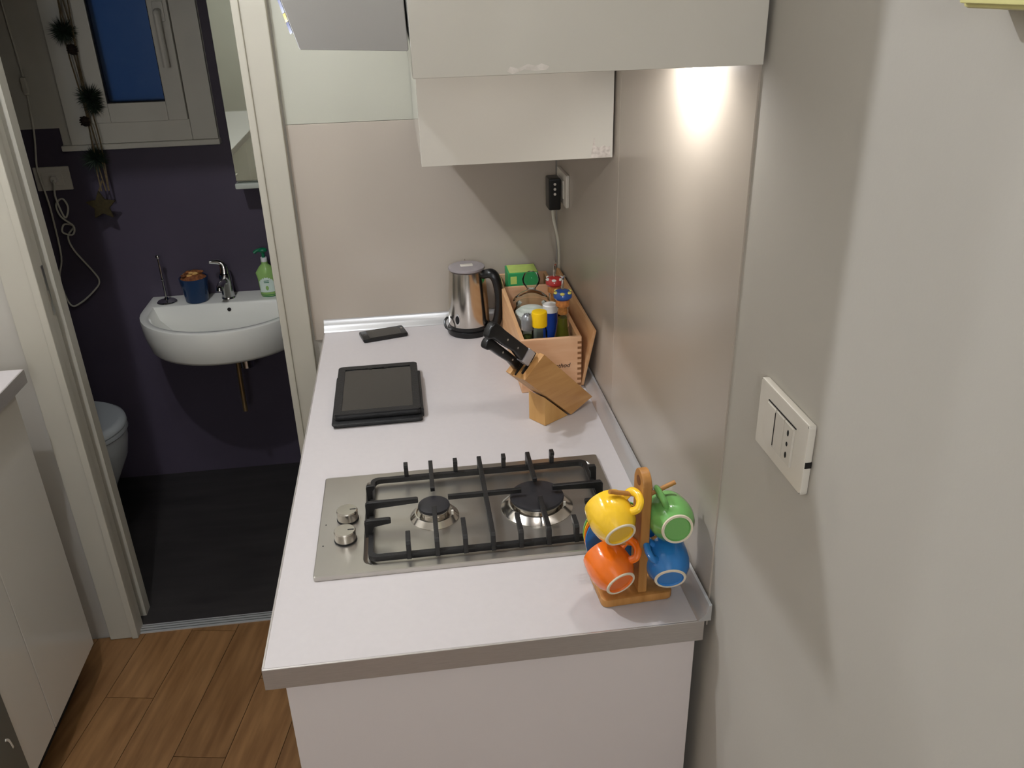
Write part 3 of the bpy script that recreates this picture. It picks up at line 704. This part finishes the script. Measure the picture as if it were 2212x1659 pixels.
mug((.578, .062, .061), (-0.0817, -0.9377, -0.3376), (-0.6743, -0.1974, 0.7115), M_mb, 'blue espresso cup hanging lower right on the rack')
for k, (mt, nm) in enumerate(((M_mb, 'blue saucer, foremost of the stack behind the cups'), (M_mo, 'orange saucer second in the stack behind the cups'), (M_my, 'yellow saucer third in the stack behind the cups'), (M_mg, 'green saucer at the back of the stack'))):
    so = lathe([(0, 0), (.018, 0), (.022, .0015), (.046, .0075), (.0525, .0085), (.052, .0102), (.045, .0095), (.021, .0038), (0, .0032)], seg=44)
    o = obj('saucer', so, mt, loc=(.522, .123 + k * .0062, .0685 + k * .0007)); o.rotation_euler = (math.radians(84), 0, math.radians(-4))
    tag(o, nm, 'saucer', 'saucers on the mug rack')

# ------------------------------------------------------------------ switches and sockets
def socket_plate(name, label, y0, y1, z0, z1, holes):
    x = XR - (.0022 if y0 > .05 else .0)
    t = thing(name, label, 'switch plate', (x, (y0 + y1) / 2, (z0 + z1) / 2))
    yc, zc = (y0 + y1) / 2, (z0 + z1) / 2
    w_, h_ = (y1 - y0) / 2, (z1 - z0) / 2
    P = [(x, y, z) for y, z in rrect(y0, y1, z0, z1, .003, 3)]
    b = prism(P, (-.0085, 0, 0), .002)
    obj('plate', at(b, t), M_plwhite, t)
    yy = [yc + w_ * .56, yc + w_ * .18, yc - w_ * .18, yc - w_ * .56]
    for k in range(3):
        obj('module', at(box(x - .0108, x - .008, yy[k + 1] + .0004, yy[k] - .0004, zc - h_ * .56, zc + h_ * .56, .0006, 1), t), M_plgrey if k else M_plwhite, t)
    return t, yy
sw, yy = socket_plate('switch_plate', 'white switch and socket plate on the bare right wall', -.2015, -.0815, .341, .423, True)
for k, zz in enumerate((.0130, 0, -.0130)):
    obj('socket_hole', at(ball((XR - .0109, (yy[2] + yy[3]) / 2, .382 + zz), .0030, 10, (.25, .7, 1.25 if k != 1 else .9)), sw), M_hole, sw)
obj('notch', at(box(XR - .0075, XR - .0005, -.2019, -.2008, .374, .381), sw), M_hole, sw)
obj('gap', at(box(XR - .0112, XR - .0085, yy[1] - .0005, yy[1] + .0005, .362, .402), sw), M_hole, sw)
obj('rim_line', at(box(XR - .0092, XR - .0084, yy[3] - .001, yy[0] + .001, .4055, .4068), sw), M_hole, sw)
sk, _ = socket_plate('socket_plate', 'white socket plate high in the back corner', 1.075, 1.195, .330, .408, False)
ad = thing('plug_adapter', 'black plug adapter in the corner socket plate', 'plug', (XR - .017, 1.135, .36))
obj('body', at(prism([(XR - .0160, 1.110, .318), (XR - .0160, 1.110, .395), (XR - .046, 1.110, .395), (XR - .046, 1.110, .318), (XR - .030, 1.110, .305)][:4], (0, .050, 0), .004), ad), M_blackpl, ad)
for zz in (.382, .370, .358):
    obj('contact', at(cyl((XR - .031, 1.1085, zz), .0032, .0022, 12, 'y'), ad), M_plwhite, ad)
cw = tube([(XR - .032, 1.135, .317), (XR - .030, 1.136, .29), (XR - .016, 1.150, .23), (XR - .0095, 1.172, .17), (XR - .0088, 1.200, .11), (XR - .0088, 1.225, .05)], .0036, 10, 8)
obj('cord', at(cw, ad), M_cord, ad, 'white cord hanging down behind the crate')
# yellow box at the top right
yb_ = thing('wall_box', 'pale yellow box hung high on the bare right wall', 'box', (XR - .02, -.45, .807))
obj('body', at(box(XR - .030, XR - .0005, -.62, -.350, .807, 1.02, .003), yb_), M_yelbox, yb_)
obj('front_rim', at(box(XR - .034, XR - .030, -.617, -.353, .810, .822, .001), yb_), M_yelbox, yb_)

# ------------------------------------------------------------------ left run of units
lw = thing('left_worktop', 'end of the grey worktop on the left side of the passage', 'worktop', (-1.03, .2, -.036))
obj('slab', at(box(XL + .002, -.7225, -1.6, 1.118, -.036, 0, .0006, 1), lw), M_lam, lw)
obj('edge_band', at(box(-.7225, -.7195, -1.6, 1.1205, -.0362, -.0004, .0005, 1), lw), M_alu, lw)
obj('edge_band', at(box(XL + .002, -.7225, 1.118, 1.1205, -.0362, -.0004, .0005, 1), lw), M_alu, lw)
lcab = thing('left_base_cabinet', 'white gloss base cabinet beside the doorway on the left', 'cabinet', (-1.03, .85, FL))
obj('carcass', at(box(XL + .002, -.756, .627, 1.078, FL + .11, -.0365), lcab), M_side, lcab)
obj('plinth', at(box(XL + .05, -.80, .627, 1.06, FL, FL + .11), lcab), M_dark, lcab)
for y0, y1 in ((.628, .7755), (.7785, 1.079)):
    obj('door', at(box(-.755, -.737, y0, y1, FL + .117, -.042, .0015), lcab), M_gloss, lcab)
ap = thing('dishwasher', 'dark grey appliance front next to the left cabinet', 'appliance', (-1.03, .32, FL))
obj('body', at(box(XL + .002, -.756, .024, .624, FL + .11, -.037), ap), M_applgrey, ap)
obj('front', at(box(-.755, -.733, .025, .623, FL + .117, -.050, .002), ap), M_applgrey, ap)
obj('plinth', at(box(XL + .05, -.80, .024, .624, FL, FL + .11), ap), M_dark, ap)
obj('handle', at(tube([(-.733, .08, -.13), (-.705, .09, -.13), (-.705, .56, -.13), (-.733, .57, -.13)], .006, 10, 1), ap), M_steelpol, ap)
obj('white_mark', at(tube([(-.7325, .596, -.700), (-.7322, .590, -.672), (-.7325, .580, -.660)], .003, 8, 5, flat=.3), ap), M_plwhite, ap)
l2 = thing('left_base_cabinet', 'white gloss base cabinet nearest the camera on the left', 'cabinet', (-1.03, -.8, FL))
obj('carcass', at(box(XL + .002, -.756, -1.6, .021, FL + .11, -.0365), l2), M_side, l2)
obj('plinth', at(box(XL + .05, -.80, -1.6, .021, FL, FL + .11), l2), M_dark, l2)
for y0 in (-1.599, -1.059, -.519):
    obj('door', at(box(-.755, -.737, y0, y0 + .537, FL + .117, -.042, .0015), l2), M_gloss, l2)

# ------------------------------------------------------------------ bathroom: basin
BZ = -.197; BCX = -.432
bs = thing('wash_basin', 'white half-round wall basin in the dark bathroom', 'basin', (BCX, YBB, BZ - .13))
def dshape(hw, dep, y_back, n=28, flat=.10):
    """D outline: straight back at y_back, sides, then an elliptic front."""
    pts = [(BCX + hw, y_back), ]
    for k in range(n + 1):
        a = PI * k / n
        pts.append((BCX + hw * math.cos(a), y_back - flat - (dep - flat) * math.sin(a)))
    pts.append((BCX - hw, y_back)); return pts
def loft(rings, mt_, capb=True, capt=False):
    b = bmesh.new(); R = [[b.verts.new(p) for p in r] for r in rings]; n = len(R[0])
    for k in range(len(R) - 1):
        for i in range(n): b.faces.new((R[k][i], R[k][(i + 1) % n], R[k + 1][(i + 1) % n], R[k + 1][i]))
    if capb: b.faces.new(R[0])
    if capt: b.faces.new(R[-1])
    bmesh.ops.recalc_face_normals(b, faces=b.faces); return b
yb0 = YBB - .003
def ring3(hw, dep, yb_, z, fl_=.15): return [(x, y, z) for x, y in dshape(hw, dep, yb_, flat=fl_)]
br_ = loft([ring3(.252, .372, yb0, BZ - .128), ring3(.268, .394, yb0, BZ - .124), ring3(.273, .400, yb0, BZ - .114), ring3(.284, .415, yb0, BZ - .060), ring3(.288, .420, yb0, BZ - .012), ring3(.286, .418, yb0, BZ - .002), ring3(.282, .414, yb0, BZ),
            ring3(.262, .284, yb0 - .110, BZ, .05), ring3(.255, .275, yb0 - .114, BZ - .004, .05), ring3(.240, .258, yb0 - .120, BZ - .05, .05), ring3(.19, .205, yb0 - .135, BZ - .095, .04), ring3(.03, .05, yb0 - .20, BZ - .108, .012)], None, True, True)
obj('bowl', at(br_, bs), M_ceram, bs, ang=50)
ov = lathe([(.0, 0), (.007, 0), (.007, .001), (.0105, .002), (.0105, 0)], seg=20, axis='y'); ovo = obj('overflow_ring', at(lathe([(0, .001), (.0068, .001), (.0068, .003), (.011, .003), (.011, 0)], (BCX + .006, yb0 - .1155, BZ - .026), 20, None, 'y'), bs), M_chrome, bs)
obj('overflow_hole', at(cyl((BCX + .006, yb0 - .1195, BZ - .026), .0068, .003, 16, 'y'), bs), M_hole, bs)
tp = thing('basin_tap', 'chrome single lever tap on the basin ledge', 'tap', (-.432, 2.135, BZ))
obj('tap_body', lathe([(0, .0005), (.025, .0005), (.0245, .004), (.022, .010), (.0215, .085), (.020, .092), (0, .092)], seg=28), M_chrome, tp)
obj('spout', tube([(0, 0, .060), (-.004, -.045, .074), (-.006, -.085, .066), (-.006, -.092, .056)], .0125, 14, 7), M_chrome, tp)
obj('lever', tube([(0, 0, .092), (0, .004, .118), (-.012, .002, .135), (-.045, -.012, .142)], .010, 12, 7, radii=[.018, .016, .011, .006]), M_chrome, tp)
tr = thing('drain_trap', 'chrome drain trap and pipe under the basin', 'pipe', (-.40, 1.98, BZ - .13))
tt = cyl((-.385, 2.02, -.43), .028, .07, 24, bev=.006); cyl((-.385, 2.02, -.36), .016, .034, 16, into=tt)
tube([(-.385, 2.02, -.41), (-.365, 2.07, -.405), (-.36, 2.195, -.405)], .015, 12, 5, into=tt)
obj('trap', at(tt, tr), M_chrome, tr)
obj('pipe', at(tube([(-.405, 1.975, -.335), (-.408, 1.975, -.46), (-.41, 1.975, -.585)], .0085, 12, 4), tr), mat('brass_pipe', 'a58e68', .3, metal=.8), tr)
# things on the basin ledge
ts = thing('chrome_ring_stand', 'slim chrome stand with ball top at the left of the basin', 'stand', (-.648, 2.125, BZ))
obj('foot', lathe([(0, .0005), (.033, .0005), (.035, .004), (.030, .009), (.010, .014), (.004, .022), (0, .022)], seg=32), M_chrome, ts)
obj('stem', lathe([(0, .02), (.0042, .02), (.0038, .085), (.0065, .088), (.0038, .091), (.0036, .165), (0, .165)], seg=16), M_chrome, ts)
obj('ball', ball((0, 0, .172), .0085, 16), M_chrome, ts)
pt = thing('potpourri_pot', 'dark blue glass pot of dried petals on the basin ledge', 'pot', (-.541, 2.125, BZ))
obj('pot', lathe([(0, .0005), (.037, .0005), (.040, .004), (.0505, .088), (.0505, .090), (.047, .090), (.037, .006), (0, .005)], seg=36), M_bluepot, pt)
pf = lathe([(0, .05), (.0415, .05), (.046, .086), (.030, .100), (0, .104)], seg=24)
pfo = obj('petals', pf, M_potp, pt)
for k in range(16):
    a = random.uniform(0, 2 * PI); r_ = random.uniform(.005, .038); b = ball((r_ * math.cos(a), r_ * math.sin(a), .096 + random.uniform(0, .014)), random.uniform(.008, .015), 8, (1, .8, .45))
    o = obj('petal', b, M_potp if k % 3 else M_potp2, pfo)
so_ = thing('soap_dispenser', 'pale green soap pump bottle with dark green top on the basin', 'soap bottle', (-.285, 2.128, BZ))
def oval(hw, hd, z, n=24): return [(hw * math.cos(2 * PI * k / n), hd * math.sin(2 * PI * k / n), z) for k in range(n)]
obj('bottle', loft([oval(.026, .018, .0005), oval(.029, .020, .006), oval(.033, .022, .07), oval(.037, .023, .09), oval(.022, .018, .112), oval(.012, .012, .122), oval(.012, .012, .130)], None, True, True), M_soap, so_)
obj('base_band', loft([oval(.0265, .0185, .0008), oval(.0300, .0208, .010)], None, False), M_dkgreen, so_)
obj('label', loft([[(.0318 * math.cos(t), .0222 * math.sin(t), z) for t in [math.radians(215 + 11 * k) for k in range(11)]] + [(.0300 * math.cos(t), .0205 * math.sin(t), z) for t in [math.radians(325 - 11 * k) for k in range(11)]] for z in (.020, .078)], None, True, True), M_label, so_)
lf = ball((0, -.0222, .036), .008, 12, (.7, .12, 1.1)); obj('leaf_mark', lf, M_soap, so_)
for z in (.062, .056): obj('label_line', box(-.009, .009, -.0226, -.0218, z, z + .0022), M_dkgreen, so_)
obj('collar', cyl((0, 0, .130), .0115, .016, 20, bev=.001), M_whitepl, so_)
pu = cyl((0, 0, .146), .006, .020, 14); ball((0, 0, .172), .017, 16, (1, .8, .55), into=pu); tube([(0, 0, .174), (-.018, -.006, .174), (-.030, -.010, .166)], .006, 10, 4, into=pu)
obj('pump_head', pu, M_dkgreen, so_)
# mirror cabinet
mc = thing('bathroom_cabinet', 'white narrow cabinet on the bathroom wall beside the window', 'cabinet', (-.14, 2.15, .21))
obj('body', at(box(-.328, .05, 2.105, YBB - .001, .225, 1.40, .003), mc), M_mirror, mc)
obj('door', at(box(-.3285, -.05, 2.088, 2.104, .232, 1.40, .002), mc), M_mirglass, mc)
obj('bottom_ledge', at(box(-.334, .05, 2.080, YBB - .001, .205, .2245, .005), mc), M_mirror, mc)
# toilet
TY = 1.78
tl = thing('toilet', 'white toilet at the left of the bathroom', 'toilet', (-1.15, TY, FL))
def tring(tip, hw, z, back=-1.49, n=24):
    pts = []
    mid = tip - hw * 1.15
    for k in range(n + 1):
        a = -PI / 2 + PI * k / n; pts.append((mid + hw * 1.15 * math.cos(a), TY + hw * math.sin(a), z))
    pts.append((back, TY + hw * .9, z)); pts.append((back, TY - hw * .9, z)); return pts
obj('bowl', at(loft([tring(-.885, .10, FL + .001), tring(-.880, .105, FL + .03), tring(-.895, .105, FL + .10), tring(-.845, .14, FL + .22), tring(-.790, .172, FL + .33), tring(-.775, .180, FL + .40), tring(-.775, .180, FL + .425)], None, True, True), tl), M_toilet, tl, ang=60)
obj('seat', at(loft([tring(-.772, .184, FL + .4265), tring(-.768, .187, FL + .432), tring(-.770, .186, FL + .445)], None, True, True), tl), M_toilet, tl, ang=60)
obj('lid', at(loft([tring(-.771, .185, FL + .4465), tring(-.768, .187, FL + .452), tring(-.772, .184, FL + .466), tring(-.790, .168, FL + .475)], None, True, True), tl), M_toilet, tl, ang=60)
# bathroom socket plate with cord
bp_ = thing('bathroom_socket', 'white socket plate left of the window over the purple paint', 'socket', (-.955, YBB, .252))
obj('plate', prism([(x, 0, z) for x, z in rrect(-.058, .058, -.04, .04, .003, 3)], (0, -.008, 0), .002), M_plgrey, bp_)
obj('module', box(-.034, .033, -.0098, -.0078, -.023, .023, .0006, 1), M_plgrey, bp_)
obj('plug', cyl((.008, -.030, .0), .011, .021, 16, 'y', .002), M_plwhite, bp_)
pts = [(-.972, 2.190, .95), (-.968, 2.190, .759), (-.964, 2.190, .623), (-.965, 2.190, .538), (-.975, 2.190, .408), (-.994, 2.188, .300), (-.992, 2.184, .255), (-.987, 2.184, .193), (-.987, 2.188, .129), (-.994, 2.190, -.02), (-1.019, 2.190, -.104), (-1.007, 2.190, -.202), (-.966, 2.190, -.196),
       (-.905, 2.190, -.148), (-.887, 2.190, -.120), (-.897, 2.190, -.087), (-.945, 2.190, -.002), (-.953, 2.188, .050), (-.925, 2.185, .085), (-.952, 2.180, .096), (-.962, 2.175, .07), (-.930, 2.172, .06), (-.920, 2.172, .09), (-.955, 2.176, .125), (-.962, 2.18, .165), (-.938, 2.182, .185),
       (-.925, 2.18, .155), (-.942, 2.176, .12), (-.955, 2.174, .19), (-.947, 2.170, .235), (-.947, 2.168, .250)]
tag(obj('knotted_cord', tube(pts, .0032, 8, 6), M_cord), 'thin white cord looped and knotted on the purple bathroom wall', 'cord')
sw_ = thing('cord_switch', 'small pale inline switch on the bathroom cord', 'switch', (-.962, 2.192, .555))
obj('switch_body', box(-.010, .010, -.016, -.004, -.028, .028, .005), M_cord, sw_)
# garland
ga = thing('hanging_garland', 'rope garland with pine tufts, cones and straw star by the window', 'garland', (-.775, 2.13, .15))
def strand(dx, ph):
    return tube([(-.768 + dx + .004 * math.sin(ph + k * 1.3), 2.128 + .004 * math.cos(ph + k), .98 - k * .085) for k in range(10)], .0024, 6, 3)
for k in range(4): obj('rope', at(strand(-.012 + k * .008, k * 1.7), ga), M_rope, ga)
def tuft(c, r, n, seed, flat=.8):
    rnd = random.Random(seed); b = bmesh.new()
    for k in range(n):
        d = V(rnd.gauss(0, 1), rnd.gauss(0, .6), rnd.gauss(0, flat)).normalized(); L = r * rnd.uniform(.6, 1.1); s = d.orthogonal().normalized() * .0016; t = d.cross(s).normalized() * .0016
        c0 = Vector(c) + d * r * .1; q = [b.verts.new(c0 + s), b.verts.new(c0 - s * .5 + t), b.verts.new(c0 - s * .5 - t), b.verts.new(c0 + d * L)]
        b.faces.new((q[0], q[1], q[3])); b.faces.new((q[1], q[2], q[3])); b.faces.new((q[2], q[0], q[3]))
    return b
for k, (c, r, n) in enumerate((((-.784, 2.125, .717), .044, 420), ((-.752, 2.125, .520), .044, 420), ((-.745, 2.125, .490), .036, 200), ((-.779, 2.125, .322), .046, 420), ((-.768, 2.125, .90), .045, 300))):
    obj('pine_tuft', at(tuft(c, r, n, k), ga), M_needle, ga)
def cone(c):
    b = ball(c, .013, 12, (1, 1, 1.3)); rnd = random.Random(3)
    for k in range(26):
        a = k * 2.4; z = -.014 + .028 * k / 26; r_ = .013 * math.sqrt(max(.05, 1 - (z / .018) ** 2))
        ball((c[0] + r_ * math.cos(a), c[1] + r_ * math.sin(a), c[2] + z), .0050, 6, (1, 1, .5), into=b)
    return b
for c in ((-.768, 2.12, .664), (-.781, 2.12, .445)): obj('pine_cone', at(cone(c), ga), M_cone, ga)
spts = []
for k in range(10):
    a = PI / 2 + PI * k / 5; rr = .052 if k % 2 == 0 else .026
    spts.append((-.795 + rr * math.cos(a), 2.122, .165 + rr * math.sin(a)))
obj('star', at(prism(spts, (0, .012, 0), .003), ga), M_star, ga, 'brown straw star at the bottom end')
obj('rope', at(tube([(-.775, 2.128, .25), (-.792, 2.128, .215)], .003, 6, 1), ga), M_rope, ga)
